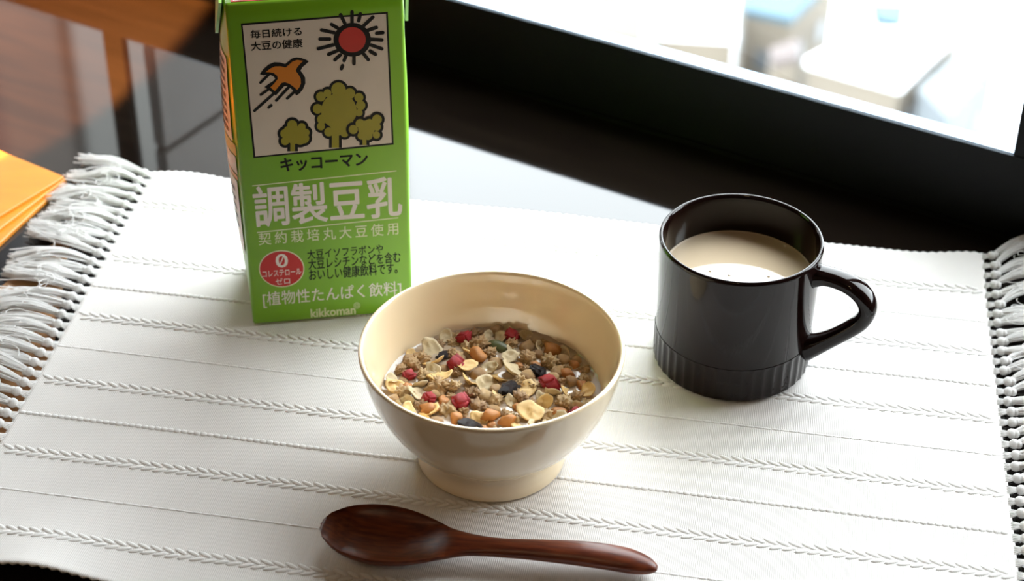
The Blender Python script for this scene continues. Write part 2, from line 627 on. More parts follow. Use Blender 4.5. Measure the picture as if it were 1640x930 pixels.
# braided wefts: two rows of slanted stitches
for k in range(6):
    v = .0275 + .0598 * k
    mb = MB()
    u = .006
    while u < U1 - .004:
        for row in (-1, 1):
            c = np.array(mloc(u + (.0030 if row > 0 else 0), v + row * .0019 + .0002 * rnd.uniform(-1, 1), .0))
            ang = row * R(23) + R(rnd.uniform(-3, 3))
            d1 = np.array([math.cos(ang), math.sin(ang), 0]); d2 = np.array([-d1[1], d1[0], 0])
            mb.ellipsoid(c, d1 * .0042, d2 * .0013, np.array([0, 0, .00068]), 8, 5)
        u += .0062
    mb.build('braided_weft', M_yarn, pm, True)
# plain and beaded wefts in between
for k in range(5):
    v = .0572 + .0598 * k
    mb = MB()
    beaded = k % 2 == 1
    u = .003
    while u < U1 - .003:
        sz = (.0016 if beaded else .0008) * (1 + .12 * rnd.uniform(-1, 1))
        ln = .0021 if beaded else .0028
        c = np.array(mloc(u, v + .0001 * rnd.uniform(-1, 1), .0000))
        mb.ellipsoid(c, np.array([ln, 0, 0]), np.array([0, sz, 0]), np.array([0, 0, sz * .5]), 8, 5)
        u += .0036 if beaded else .0046
    mb.build('raised_weft', M_yarn, pm, True)

def tassel(u0, v0, sgn, first):
    """one knotted tassel; sgn -1 = left side, +1 = right side"""
    base = np.array(mloc(u0, v0, -.0004))
    kd = .0052 + rnd.uniform(-.0008, .0012)
    kc = base + np.array([sgn * kd, rnd.uniform(-.0006, .0006), .0014])
    st = MB()
    # threads from the cloth edge into the knot
    for q in range(5):
        y = (q - 2) * .0014
        st.tube([base + np.array([-sgn * .001, y, 0]), kc + np.array([-sgn * .001, y * .3, 0])], .0006, 5)
    L = .044 + rnd.uniform(-.005, .006) if sgn < 0 else .042 + rnd.uniform(-.006, .008)
    bend = rnd.uniform(-.016, .017) if sgn < 0 else rnd.uniform(-.002, .020)
    bend += first
    arch = rnd.uniform(.002, .006)
    wid = rnd.uniform(.0042, .0068)
    for q in range(64):
        th = rnd.uniform(0, 2 * math.pi); rr = math.sqrt(rnd.random())
        s0 = np.array([0, math.cos(th) * rr * .0016, math.sin(th) * rr * .0014])
        s1 = np.array([rnd.uniform(-.009, .004) * sgn, math.cos(th) * rr * wid + rnd.gauss(0, .0016), math.sin(th) * rr * .0026])
        pts = []
        wob = rnd.gauss(0, .0013); ph = rnd.uniform(0, 6)
        n = 8
        for i in range(n):
            t = i / (n - 1)
            sp = t ** .7
            p = kc + np.array([sgn * (L * t), bend * t * t if sgn < 0 else bend * math.sin(t * 2.2) , 0])
            p = p + s0 * (1 - sp) + s1 * np.array([t, sp, sp])
            p[1] += wob * math.sin(ph + 5 * t) * t
            zc = kc[2] + arch * math.sin(math.pi * min(1, t * 1.05)) - .0006 * t
            p[2] = max(TZ + .0014, zc + (s0 * (1 - sp) + s1 * sp)[2])
            pts.append(p)
        st.tube(pts, .00040, 4, False)
    # a few stray curls
    for q in range(3 if rnd.random() < .6 else 1):
        t0 = rnd.uniform(.2, .6)
        c = kc + np.array([sgn * L * t0, rnd.uniform(-.004, .004), .004])
        r = rnd.uniform(.0025, .006); a0 = rnd.uniform(0, 6)
        pts = [c + np.array([r * math.cos(a0 + i * .45) + sgn * i * .0006, r * math.sin(a0 + i * .45), .0004 * i]) for i in range(10)]
        st.tube(pts, .00022, 4, False)
    t = st.build('tassel', M_thread, pm, True)
    kb = MB()
    kb.ellipsoid(kc, np.array([.0029, 0, 0]), np.array([0, .0030, 0]), np.array([0, 0, .0026]), 10, 7)
    kb.ellipsoid(kc + np.array([sgn * .0022, rnd.uniform(-.0006, .0006), .0003]), np.array([.0019, .0006, 0]), np.array([-.0006, .0024, 0]), np.array([0, 0, .0022]), 10, 6)
    kb.build('knot', M_yarn, t, True)

NT = 40
for i in range(NT):
    v = V0 + .004 + (V1 - V0 - .008) * i / (NT - 1)
    tassel(0, v, -1, .016 if i == 0 else (.006 if i < 4 else 0))
    tassel(U1, v, 1, .006 if i < 3 else 0)

# ------------------------------------------------------------------ carton
CA = np.array([-.14748, .84772]); CY = .16101
CW_, CD_, CH_ = .0916, .0620, .2015
CZ0 = .0012
carton = empty('drink_carton', (CA[0], CA[1], CZ0), CY)
tag(carton, 'tall bright green soy drink carton with bird, sun and tree picture standing on the mat', 'carton')
cdx = np.array([math.cos(CY), math.sin(CY), 0]); cdn = np.array([math.sin(CY), -math.cos(CY), 0])  # cdn = toward camera
A3 = np.array([*CA, 0.])

def face(x, y, layer=1):
    """photo pixel -> carton local coordinates on the front face"""
    P = on_plane(x, y, A3, cdn)
    return ((P - A3) @ cdx, -.00007 * layer, P[2] - CZ0)

# body: grid walls with a slight bulge of the sides
def ring(z):
    t = z / CH_
    bl = .0060 * math.sin(math.pi * min(1, t ** 1.3)) ** .8 if 0 < t < 1 else 0
    pts = []
    r = .0022
    def corner(cx, cy, a0):
        for k in range(5):
            a = a0 + k * math.pi / 8
            pts.append((cx + r * math.cos(a), cy + r * math.sin(a), z))
    corner(r, r, math.pi)                      # front left
    corner(CW_ - r, r, 1.5 * math.pi)          # front right
    for k in range(1, 6):
        s = k / 6; pts.append((CW_ + bl * .5 * math.sin(math.pi * s), r + s * (CD_ - 2 * r), z))
    corner(CW_ - r, CD_ - r, 0)
    corner(r, CD_ - r, .5 * math.pi)
    for k in range(1, 6):
        s = 1 - k / 6; pts.append((-bl * math.sin(math.pi * s ** .8), r + s * (CD_ - 2 * r), z))
    return pts
zl = [0, .0012] + [CH_ * i / 24 for i in range(1, 24)] + [CH_ - .0012, CH_]
rings = [ring(z) for z in zl]
def shrink(rg, d):
    return [(min(max(x, d), CW_ - d), min(max(y, d), CD_ - d), z) for x, y, z in rg]
rings[0] = shrink(rings[0], .0012); rings[-1] = shrink(rings[-1], .0012)
n = len(rings[0])
vs = [p for rg in rings for p in rg]; fs = []
for i in range(len(rings) - 1):
    for k in range(n):
        k2 = (k + 1) % n
        fs.append((i * n + k, i * n + k2, (i + 1) * n + k2, (i + 1) * n + k))
fs.append(tuple(range(n))[::-1]); fs.append(tuple(range((len(rings) - 1) * n, len(rings) * n)))
mesh_obj('body', vs, fs, M_green, carton, True)
# folded ears and top seam
def ear(side):
    x0 = -.0012 if side < 0 else CW_ + .0012
    dx = -.0016 * 1 if side < 0 else .0016
    y0, y1, ym = .003, CD_ - .003, CD_ * .5
    zt, zb = CH_ - .0005, CH_ - .030
    ring_ = [(y0, zt), (y1, zt), (ym + .003, zb), (ym - .003, zb)]
    bx = lambda z: (-.0035 if side < 0 else .0018) * (1 - (z - zb) / (zt - zb))
    vs = [(x0 + bx(z), y, z) for y, z in ring_] + [(x0 + bx(z) + dx, y, z) for y, z in ring_]
    fs = [(0, 1, 2, 3), (7, 6, 5, 4), (0, 4, 5, 1), (1, 5, 6, 2), (2, 6, 7, 3), (3, 7, 4, 0)]
    mesh_obj('folded_ear', vs, fs, M_green, carton)
ear(-1); ear(1)
mb = MB(); mb.box((.004, CD_ * .5 - .004, CH_), (CW_ - .004, CD_ * .5 + .004, CH_ + .0012)); mb.build('top_seam', M_green, carton)
mb = MB(); mb.box((.0035, .002, CH_), (CW_ - .02, CD_ * .5 - .006, CH_ + .0003)); mb.build('top_panel_edge', M_red, carton)
mb = MB(); mb.box((.0045, .003, CH_), (CW_ - .021, CD_ * .5 - .007, CH_ + .0005)); mb.build('top_panel', M_cwhite, carton)

def decal(name, polys, m, layer, parent=carton, conv=face):
    vs, fs = [], []
    for pg in polys:
        k = len(vs)
        vs += [conv(x, y, layer + .04 * len(fs) % .8) for x, y in pg]
        fs.append(tuple(range(k, k + len(pg))))
    o = mesh_obj(name, vs, fs, m, parent)
    bm = bmesh.new(); bm.from_mesh(o.data)
    for f_ in bm.faces:
        if f_.normal.y > 0: f_.normal_flip()
    bm.to_mesh(o.data); bm.free()
    return o

def disc(x, y, r, n=28, ry=None):
    return [(x + r * math.cos(2 * math.pi * k / n), y + (ry or r) * math.sin(2 * math.pi * k / n)) for k in range(n)]

def caps(x0, y0, x1, y1, r, n=7):
    a = math.atan2(y1 - y0, x1 - x0)
    p = [(x1 + r * math.cos(a - math.pi / 2 + math.pi * k / n), y1 + r * math.sin(a - math.pi / 2 + math.pi * k / n)) for k in range(n + 1)]
    p += [(x0 + r * math.cos(a + math.pi / 2 + math.pi * k / n), y0 + r * math.sin(a + math.pi / 2 + math.pi * k / n)) for k in range(n + 1)]
    return p

def X(polys, ox, oy, s):
    return [[(ox + x / s, oy + y / s) for x, y in pg] for pg in polys]

# picture panel with its black border
FR = [(385.7, 37.7), (621, 18.9), (630.5, 231.4), (406, 253)]
def inset(q, d):
    c = np.mean(np.array(q), axis=0); out = []
    for x, y in q:
        out.append((x + (d if x < c[0] else -d), y + (d if y < c[1] else -d)))
    return out
decal('picture_border', [FR], M_ink, 1)
decal('picture_panel', [inset(FR, 2.9)], M_panel, 2)

# sun
K = (390, 10, 6.56)
rays_ = [(1140, 180, 1140, 58), (1065, 180, 1020, 88), (985, 225, 924, 189), (950, 275, 820, 248), (905, 342, 802, 342), (940, 405, 787, 444),
         (985, 465, 894, 503), (1015, 510, 960, 560), (1075, 520, 1056, 568), (1040, 622, 1028, 653), (1160, 500, 1160, 600), (1260, 495, 1310, 558),
         (1330, 468, 1386, 503), (1340, 405, 1453, 444), (1340, 345, 1453, 352), (1397, 282, 1463, 275), (1310, 250, 1396, 221), (1265, 200, 1358, 112),
         (1210, 150, 1228, 78)]
sun = decal('sun_outline', X([disc(1142, 350, 197, 48, 178)] + [caps(a, b, c, d, 19) for a, b, c, d in rays_], *K), M_ink, 3)
decal('sun_disc', X([disc(1142, 349, 142, 40, 132)], *K), M_red, 4)

# bird
K = (400, 80, 5.47)
outer = [(88, 210), (120, 165), (165, 125), (215, 105), (265, 108), (310, 120), (335, 100), (370, 72), (410, 62), (450, 68), (490, 82), (518, 97), (490, 125),
         (460, 150), (445, 180), (465, 205), (485, 240), (487, 290), (467, 340), (437, 380), (408, 398), (392, 375), (372, 347), (350, 327), (320, 312), (300, 318),
         (270, 352), (228, 398), (165, 348), (128, 322), (165, 295), (205, 270), (222, 248), (205, 228), (165, 212), (120, 220)]
inner = [(140, 192), (180, 160), (220, 142), (265, 140), (315, 150), (345, 125), (375, 98), (415, 85), (467, 93), (440, 120), (415, 150), (402, 180), (425, 210),
         (445, 245), (448, 290), (434, 325), (415, 348), (390, 325), (350, 295), (310, 280), (280, 285), (250, 320), (220, 358), (180, 325), (215, 290), (246, 250),
         (240, 225), (210, 200), (170, 192)]
decal('bird_outline', X([outer, caps(165, 215, 94, 284, 12), caps(162, 345, 97, 390, 12), caps(205, 385, 42, 530, 13), caps(188, 483, 166, 501, 13),
                         caps(340, 325, 232, 440, 13), caps(385, 370, 328, 422, 13)], *K), M_ink, 3)
decal('bird_body', X([inner], *K), M_orange, 4)

# trees
def tree(K, lobes, tx, ty0, ty1, tw, bw, layer):
    bl = [disc(x, y, r + bw, 24) for x, y, r in lobes] + [[(tx - tw / 2 - bw, ty0), (tx + tw / 2 + bw, ty0), (tx + tw / 2 + bw * 1.1, ty1), (tx - tw / 2 - bw * 1.1, ty1)]]
    gr = [disc(x, y, r, 24) for x, y, r in lobes] + [[(tx - tw / 2, ty0), (tx + tw / 2, ty0), (tx + tw / 2, ty1), (tx - tw / 2, ty1)]]
    decal('tree_outline', X(bl, *K), M_ink, layer)
    decal('tree_crown', X(gr, *K), M_olive, layer + 1)
tree((500, 120, 7.156), [(305, 410, 205), (300, 165, 83), (175, 205, 45), (100, 245, 55), (62, 385, 56), (112, 505, 56), (430, 210, 62), (535, 255, 52), (555, 345, 54),
                         (535, 430, 42), (100, 585, 46), (190, 650, 52), (370, 660, 50), (300, 600, 90)], 265, 640, 832, 82, 30, 3)
tree((500, 120, 7.156), [(620, 610, 95), (548, 552, 52), (470, 620, 52), (742, 505, 56), (740, 590, 46), (735, 682, 42), (565, 690, 46), (655, 560, 60), (640, 690, 50)],
     598, 680, 800, 46, 32, 5)
tree((400, 80, 5.47), [(390, 740, 82), (372, 655, 44), (455, 672, 34), (305, 730, 38), (310, 795, 36), (475, 770, 46), (490, 720, 34), (440, 780, 48), (335, 700, 36)],
     375, 790, 886, 40, 25, 3)

# lettering
_dg = None
def text(body, lb, rt, m, layer=2, bold=0., name='lettering', parent=carton, conv=face, space=1.):
    cu = bpy.data.curves.new(name, 'FONT')
    cu.body = body
    cu.size = 1
    cu.resolution_u = 3
    cu.space_character = space
    tmp = bpy.data.objects.new(name, cu)
    C.objects.link(tmp)
    bpy.context.view_layer.update()
    dg = bpy.context.evaluated_depsgraph_get()
    me = bpy.data.meshes.new_from_object(tmp.evaluated_get(dg))
    bpy.data.objects.remove(tmp)
    n = len(me.vertices)
    co = np.empty(n * 3); me.vertices.foreach_get('co', co); co = co.reshape(-1, 3)
    lo, hi = co.min(0), co.max(0)
    p, q = np.array(conv(*lb, layer)), np.array(conv(*rt, layer))
    out = np.empty_like(co)
    fx = (co[:, 0] - lo[0]) / (hi[0] - lo[0]); fz = (co[:, 1] - lo[1]) / (hi[1] - lo[1])
    out[:, 0] = p[0] + fx * (q[0] - p[0])
    out[:, 1] = p[1] + fx * (q[1] - p[1])
    out[:, 2] = p[2] + fz * (q[2] - p[2])
    me.vertices.foreach_set('co', out.ravel())
    me.update()
    if bold:
        em_ = abs(q[2] - p[2]) * bold
        pol = [tuple(f.vertices) for f in me.polygons]
        av, af = [], []
        for k in range(8):
            dx, dz = em_ * math.cos(k * math.pi / 4), em_ * math.sin(k * math.pi / 4)
            o_ = len(av)
            av += [(c[0] + dx, c[1] - .000002 * k, c[2] + dz) for c in out]
            af += [tuple(i + o_ for i in f) for f in pol]
        me = bpy.data.meshes.new(name); me.from_pydata(av, [], af); me.update()
    me.materials.clear(); me.materials.append(m)
    o = bpy.data.objects.new(name, me)
    C.objects.link(o)
    o.parent = parent
    return o
text('毎日続ける', (401.7, 61.5), (482.4, 43), M_ink, 3, .022)
text('大豆の健康', (402.6, 81), (483.8, 61.5), M_ink, 3, .022)
text('キッコーマン', (450.5, 275), (588, 243.5), M_ink, 1, .03)
decal('rule', [[(404, 296.6), (635, 272.6), (635, 274.2), (404, 298.2)]], M_pale, 1)
text('調製豆乳', (410, 363.5), (641.5, 282), M_cwhite, 1, .016)
decal('rule', [[(411.3, 371.4), (638, 347.6), (638, 349.2), (411.3, 373)]], M_pale, 1)
text('契約栽培丸大豆使用', (414.8, 392.6), (637.5, 355.5), M_pale, 1, .004, space=1.4)
decal('badge_rim', [disc(451, 430, 36.4, 48, 29.6)], M_pale, 1)
bd = decal('badge', [disc(451, 430, 34.8, 48, 28)], M_red, 2)
text('0', (442.5, 428.4), (460, 405.6), M_cwhite, 3, .015)
decal('zero_slash', [caps(447, 426, 455, 408, .9)], M_cwhite, 4)
text('コレステロール', (421, 443.8), (482, 429), M_cwhite, 3, .006)
text('ゼロ', (441.5, 455.5), (464, 443.8), M_cwhite, 3, .006)
text('大豆イソフラボンや', (492.6, 414.8), (613, 390.5), M_ink, 1, .012)
text('大豆レシチンなどを含む', (494.3, 431.6), (641, 402.5), M_ink, 1, .012)
text('おいしい健康飲料です。', (495.5, 449), (636, 419.5), M_ink, 1, .012)
text('[植物性たんぱく飲料]', (422.3, 493), (642, 449.5), M_cwhite, 1, .004)
text('kikkoman', (498.4, 508.2), (568.7, 489), M_pale, 1, .03)
em = []
for k in range(12):
    a0, a1 = k * math.pi / 6, (k + 1) * math.pi / 6
    em.append([(571.5 + r * math.cos(a), 488.8 + r * math.sin(a) * .95) for r, a in ((5.2, a0), (5.2, a1), (4.3, a1), (4.3, a0))])
    em.append([(571.5 + r * math.cos(a), 488.8 + r * math.sin(a) * .95) for r, a in ((2.8, a0), (2.8, a1), (1.8, a1), (1.8, a0))])
decal('emblem', em, M_pale, 1)

# printed panel on the left side
def side(y, z, layer=1):
    t = z / CH_
    s = max(0, min(1, (y - .0022) / (CD_ - .0044)))
    bl = .0060 * math.sin(math.pi * min(1, t ** 1.3)) ** .8
    return (-bl * math.sin(math.pi * s ** .8) - .0002 * layer, y, z)
def side_strip(name, y0, y1, z0, z1, m, layer):
    NY, NZ = 10, 14
    vs = [side(y0 + (y1 - y0) * i / NY, z0 + (z1 - z0) * j / NZ, layer) for j in range(NZ + 1) for i in range(NY + 1)]
    fs = [(j * (NY + 1) + i, (j + 1) * (NY + 1) + i, (j + 1) * (NY + 1) + i + 1, j * (NY + 1) + i + 1) for j in range(NZ) for i in range(NY)]
    return mesh_obj(name, vs, fs, m, carton, True)
side_strip('side_panel', .006, .056, .118, .168, M_panel, 1)
side_strip('side_panel_edge', .003, .058, .110, .117, M_gold, 1)
side_strip('side_panel', .004, .057, .098, .109, M_panel, 1)
side_strip('side_panel_edge', .004, .057, .094, .097, M_orange, 1)
side_strip('side_panel', .005, .057, .045, .093, M_panel, 1)
for k in range(9):
    side_strip('side_print', .010, .030 + .02 * ((k * 7) % 5) / 5, .122 + k * .005, .1245 + k * .005, M_ink, 2)
for k in range(5):
    side_strip('side_print', .010, .03 + .02 * ((k * 3) % 4) / 4, .06 + k * .006, .0625 + k * .006, M_ink, 2)

# ------------------------------------------------------------------ bowl with milk and cereal
BX, BY = -.00987, .73686
bowl = empty('cereal_bowl', (BX, BY, .0010))
tag(bowl, 'cream glazed footed bowl of cereal in milk standing on the mat', 'bowl')
outp = spline([(.0340, .0015), (.0362, .0), (.0384, .0006), (.0387, .003), (.0378, .007), (.0368, .0105), (.0372, .0135), (.0405, .0165), (.0470, .0225), (.0545, .0325),
               (.0603, .0440), (.0640, .0555), (.0661, .0655), (.0667, .0690), (.0664, .0702), (.0655, .0706), (.0645, .0701), (.0636, .0675), (.0615, .0580), (.0580, .0460), (.0520, .0345),
               (.0430, .0240), (.0300, .0175), (.0100, .0155), (.0005, .0153)], 120)
lathe('bowl_body', [(max(p[0], .0003), p[1]) for p in outp], M_bowl, bowl, 128)

MILKZ = .0415
vs, fs = [(0, 0, 0)], []
NR, NS = 36, 120
for i in range(1, NR + 1):
    for k in range(NS):
        a = 2 * math.pi * k / NS; r = .0560 * i / NR
        z = .0009 * mnoise.noise(Vector((r * math.cos(a) * 190, r * math.sin(a) * 190, 1))) + (.0007 if i == NR else 0)
        vs.append((r * math.cos(a), r * math.sin(a), z))
for k in range(NS):
    fs.append((0, 1 + k, 1 + (k + 1) % NS))
    for i in range(NR - 1):
        a = 1 + i * NS
        fs.append((a + k, a + NS + k, a + NS + (k + 1) % NS, a + (k + 1) % NS))
mk = mesh_obj('milk', vs, fs, M_milkbowl, None, True)
mk.location = (BX, BY, MILKZ)
tag(mk, 'pale beige milk around the cereal in the cream bowl', 'milk')

M_puff = [mat('oat_puff_a', (.58, .36, .16), .35, .35, 500, bump=.5, bscale=900), mat('oat_puff_b', (.66, .45, .22), .32, .3, 500, bump=.5, bscale=900),
          mat('oat_puff_c', (.46, .27, .12), .35, .35, 500, bump=.5, bscale=900)]
M_flake = [mat('corn_flake_a', (.82, .60, .27), .45, 0, 300, col2=(.70, .42, .13), bump=.3, bscale=700), mat('oat_flake_b', (.66, .52, .30), .5, .25, 400, bump=.3, bscale=700)]
M_nut = [mat('toasted_nut', (.58, .25, .055), .4, 0, 250, col2=(.34, .12, .03), bump=.3, bscale=600)]
M_rasp = mat('dried_strawberry', (.46, .010, .018), .45, 0, 400, col2=(.28, .004, .010), bump=.5, bscale=900)
M_raisin = mat('raisin', (.010, .007, .010), .35, 0, 400, col2=(.03, .018, .025), bump=.8, bscale=700)
M_seed = mat('pumpkin_seed', (.10, .11, .035), .4, .4, 300)

def lump_mesh(name, seed, m, sub=2, amp=.35, freq=1.3, sq=(1, 1, .8), faceted=False):
    bm = bmesh.new()
    bmesh.ops.create_icosphere(bm, subdivisions=sub, radius=1)
    off = Vector((seed * 7.3, seed * 3.1, seed * 1.7))
    for v in bm.verts:
        k = 1 + amp * mnoise.noise(v.co * freq + off) + amp * .4 * mnoise.noise(v.co * freq * 3 + off)
        v.co = Vector((v.co.x * k * sq[0], v.co.y * k * sq[1], v.co.z * k * sq[2]))
    me = bpy.data.meshes.new(name); bm.to_mesh(me); bm.free()
    me.materials.append(m)
    if not faceted: me.polygons.foreach_set('use_smooth', [True] * len(me.polygons))
    return me

def cluster_mesh(name, seed, m):
    """crumbly lump of stuck-together oats"""
    bm = bmesh.new()
    bmesh.ops.create_icosphere(bm, subdivisions=4, radius=1)
    off = Vector((seed * 5.7, seed * 2.3, seed * 9.1))
    for v in bm.verts:
        c = v.co.copy()
        k = .85 + .35 * mnoise.noise(c * 1.1 + off)
        d = mnoise.voronoi(c * 2.3 + off)[0]
        k += .80 * (d[1] - d[0]) - .2 + .16 * mnoise.noise(c * 5 + off)
        v.co = Vector((c.x * k, c.y * k * .85, c.z * k * .65))
    me = bpy.data.meshes.new(name); bm.to_mesh(me); bm.free()
    me.materials.append(m); me.polygons.foreach_set('use_smooth', [True] * len(me.polygons))
    return me

def flake_mesh(name, seed, m):
    r_ = random.Random(seed); vs, fs = [], []
    n, rg = 18, 4
    off = r_.uniform(0, 50)
    for s_ in (0, 1):
        vs.append((0, 0, (.05 - s_ * .22)))
        for i in range(1, rg + 1):
            for k in range(n):
                a = 2 * math.pi * k / n
                r = i / rg * (1 + .28 * mnoise.noise(Vector((math.cos(a) * 1.3 + off, math.sin(a) * 1.3, 0)))) 
                x, y = r * math.cos(a), .78 * r * math.sin(a)
                z = .30 * x * x - .16 * y + .22 * mnoise.noise(Vector((x * 1.8 + off, y * 1.8, 2))) - .08 * math.exp(-(y / .15) ** 2)
                th = .2 * (1 - .7 * (i / rg) ** 3)
                vs.append((x, y, z - s_ * th))
    S_ = 1 + n * rg
    for s_ in (0, 1):
        o = s_ * S_
        for k in range(n):
            k2 = (k + 1) % n
            f = [(o, o + 1 + k, o + 1 + k2)]
            for i in range(rg - 1):
                a = o + 1 + i * n
                f.append((a + k, a + n + k, a + n + k2, a + k2))
            fs += [q if s_ == 0 else q[::-1] for q in f]
    for k in range(n):
        k2 = (k + 1) % n; a = 1 + (rg - 1) * n
        fs.append((a + k, S_ + a + k, S_ + a + k2, a + k2))
    me = bpy.data.meshes.new(name); me.from_pydata(vs, [], fs); me.update()
    me.materials.append(m); me.polygons.foreach_set('use_smooth', [True] * len(me.polygons))
    return me

def cube_mesh(name, seed, m):
    bm = bmesh.new()
    bmesh.ops.create_cube(bm, size=1.7)
    bmesh.ops.bevel(bm, geom=bm.edges[:], offset=.28, segments=2, affect='EDGES')
    bmesh.ops.subdivide_edges(bm, edges=bm.edges[:], cuts=1, use_grid_fill=True)
    for v in bm.verts:
        k = 1 + .32 * mnoise.noise(v.co * 1.1 + Vector((seed * 5.1, 0, 0))) + .1 * mnoise.noise(v.co * 4 + Vector((seed, 0, 0)))
        v.co *= k
    me = bpy.data.meshes.new(name); bm.to_mesh(me); bm.free()
    me.materials.append(m); me.polygons.foreach_set('use_smooth', [True] * len(me.polygons))
    return me

puffs = [lump_mesh('oat_puff', s, M_puff[s % 3], 2, .3, 1.4, (1, .9, .85)) for s in range(4)]
clusters = [cluster_mesh('granola_cluster', s, M_puff[s % 3]) for s in range(5)]
flakes = [flake_mesh('cereal_flake', s, M_flake[s % 2]) for s in range(6)]
nuts = [lump_mesh('nut_piece', 20 + s, M_nut[0], 2, .55, 1.2, (1, .75, .7)) for s in range(3)]
cubes = [cube_mesh('strawberry_piece', s, M_rasp) for s in range(3)]
raisins = [lump_mesh('raisin', 40 + s, M_raisin, 3, .4, 1.9, (1.15, .75, .65)) for s in range(3)]
seeds = [lump_mesh('pumpkin_seed', 60, M_seed, 2, .1, 1, (1.4, .7, .3))]

placed = []
def piece(name, me, x, y, z, s, rot, label, cat, group):
    o = bpy.data.objects.new(name, me)
    o.location = (BX + x, BY + y, z)
    o.scale = (s, s, s)
    o.rotation_euler = rot
    C.objects.link(o)
    tag(o, label, cat, group)
    placed.append((x, y, s))
    return o
def pxpiece(name, me, px, py, s, rot, label, cat, group, dz=.0012):
    P = bp(px, py, MILKZ + dz + s * .3)
    return piece(name, me, P[0] - BX, P[1] - BY, MILKZ + dz, s, rot, label, cat, group)
RG = lambda a=.5: (rnd.uniform(-a, a), rnd.uniform(-a, a), rnd.uniform(0, 6.28))
for i, (x, y, s, lab) in enumerate([
        (743, 539, .0042, 'red dried strawberry piece on the window side of the cereal, away from the pumpkin seed'),
        (820, 536, .0042, 'red dried strawberry piece on the window side of the cereal beside the pumpkin seed'),
        (730, 580, .0048, 'red dried strawberry cube beside the small raisin in the bowl'),
        (656, 598, .0034, 'small red dried strawberry piece by the bowl wall on the carton side'),
        (686, 636, .0036, 'small red dried strawberry piece next to a larger cube on the spoon side'),
        (737, 641, .0049, 'large red dried strawberry cube on the spoon side of the cereal'),
        (880, 611, .0052, 'largest red dried strawberry cube, close to the flat raisin on the mug side'),
        (922, 660, .0036, 'small red dried strawberry piece against the bowl wall below the mug side')]):
    pxpiece('strawberry_piece', cubes[i % 3], x, y, s, RG(), lab, 'fruit piece', 'red strawberry pieces in the cereal')
for i, (x, y, s, a, lab) in enumerate([
        (709, 567, .0034, .9, 'small black raisin on the carton side of the cereal'),
        (861, 591, .0042, -.5, 'flat black raisin close to the largest strawberry cube on the mug side'),
        (816, 620, .0058, .9, 'biggest black wrinkled raisin in the middle of the cereal'),
        (753, 679, .0052, -.3, 'black wrinkled raisin by the bowl wall on the spoon side')]):
    pxpiece('raisin', raisins[i % 3], x, y, s, (.2, .2, a), lab, 'raisin', 'raisins in the cereal')
pxpiece('pumpkin_seed', seeds[0], 800, 551, .0052, (.3, .1, -.5), 'dark green pumpkin seed lying on the cereal in the bowl', 'seed', None)
FL = ('pale golden cereal flake lying in the milk of the bowl', 'cereal flake', 'flakes in the cereal')
NU_ = ('glossy orange brown nut piece lying in the milk of the bowl', 'nut', 'nut pieces in the cereal')
CL = ('knobbly brown granola cluster soaking in the milk of the bowl', 'granola', 'granola clusters in the cereal')
PU = ('round light brown oat puff floating in the milk of the bowl', 'oat puff', 'oat puffs in the cereal')
for i, (x, y, s) in enumerate([(706, 597, .0068), (775, 609, .0062), (748, 580, .0058), (822, 585, .0072), (851, 654, .0075), (690, 552, .0064), (690, 655, .0060), (815, 567, .0050), (872, 640, .0055)]):
    pxpiece('cereal_flake', flakes[i % 6], x, y, s, RG(.6), *FL, dz=.0026)
for i, (x, y, s) in enumerate([(767, 565, .0055), (688, 650, .0048), (786, 661, .0050), (812, 672, .0045), (885, 556, .0045), (730, 665, .0046)]):
    pxpiece('nut_piece', nuts[i % 3], x, y, s, RG(), *NU_, dz=.0018)
for i, (x, y, s) in enumerate([(703, 612, .0070), (725, 615, .0055), (755, 625, .0050), (845, 570, .0058), (880, 575, .0060), (765, 545, .0060), (905, 640, .0052), (835, 633, .0048), (660, 580, .0052), (645, 625, .0055)]):
    pxpiece('granola_cluster', clusters[i % 5], x, y, s, RG(), *CL, dz=.0012)
tries = 0
while len(placed) < 190 and tries < 9000:
    tries += 1
    a = rnd.uniform(0, 2 * math.pi); r = .0535 * math.sqrt(rnd.random())
    x, y = r * math.cos(a), r * math.sin(a)
    kind = rnd.random()
    s = rnd.uniform(.0030, .0052)
    if r + s * (1.3 if kind > .22 else 1) > .0562: continue
    if any((x - q[0]) ** 2 + (y - q[1]) ** 2 < (.66 * (s + q[2])) ** 2 for q in placed): continue
    dz = rnd.uniform(-.0012, .0010)
    if kind < .22: piece('oat_puff', rnd.choice(puffs), x, y, MILKZ + dz, s, RG(), *PU)
    elif kind < .58: piece('granola_cluster', rnd.choice(clusters), x, y, MILKZ + dz, s * 1.3, RG(), *CL)
    elif kind < .90: piece('cereal_flake', rnd.choice(flakes), x, y, MILKZ + dz + .0012, s * 1.35, RG(.7), *FL)
    else: piece('nut_piece', rnd.choice(nuts), x, y, MILKZ + dz, s, RG(), *NU_)

# ------------------------------------------------------------------ mug
MX, MY = .12259, .82393
mug = empty('mug', (MX, MY, .0010))
tag(mug, 'dark brown glazed mug with fluted foot band standing on the mat', 'mug')
mprof = spline([(.0385, .0012), (.0405, 0), (.0423, .0008), (.0430, .003), (.0432, .010), (.0433, .0205), (.0432, .0222), (.0430, .0234), (.0431, .040), (.0436, .060), (.0440, .0745), (.0441, .0775),
                (.0437, .0790), (.0429, .0795), (.0420, .0790), (.0414, .0770), (.0409, .0700), (.0404, .040), (.0395, .012), (.036, .0065), (.020, .005), (.0004, .005)], 130)
NFL = 44
def flute(r, z, a):
    if r > .0415 and z < .0226:
        k = max(0, min(1, z / .002)) * max(0, min(1, (.0224 - z) / .002))
        return r - .0007 * k * abs(math.sin(a * NFL / 2)) + .0003 * k
    return r
lathe('mug_body', [(max(p[0], .0003), p[1]) for p in mprof], M_mug, mug, NFL * 6, flute)
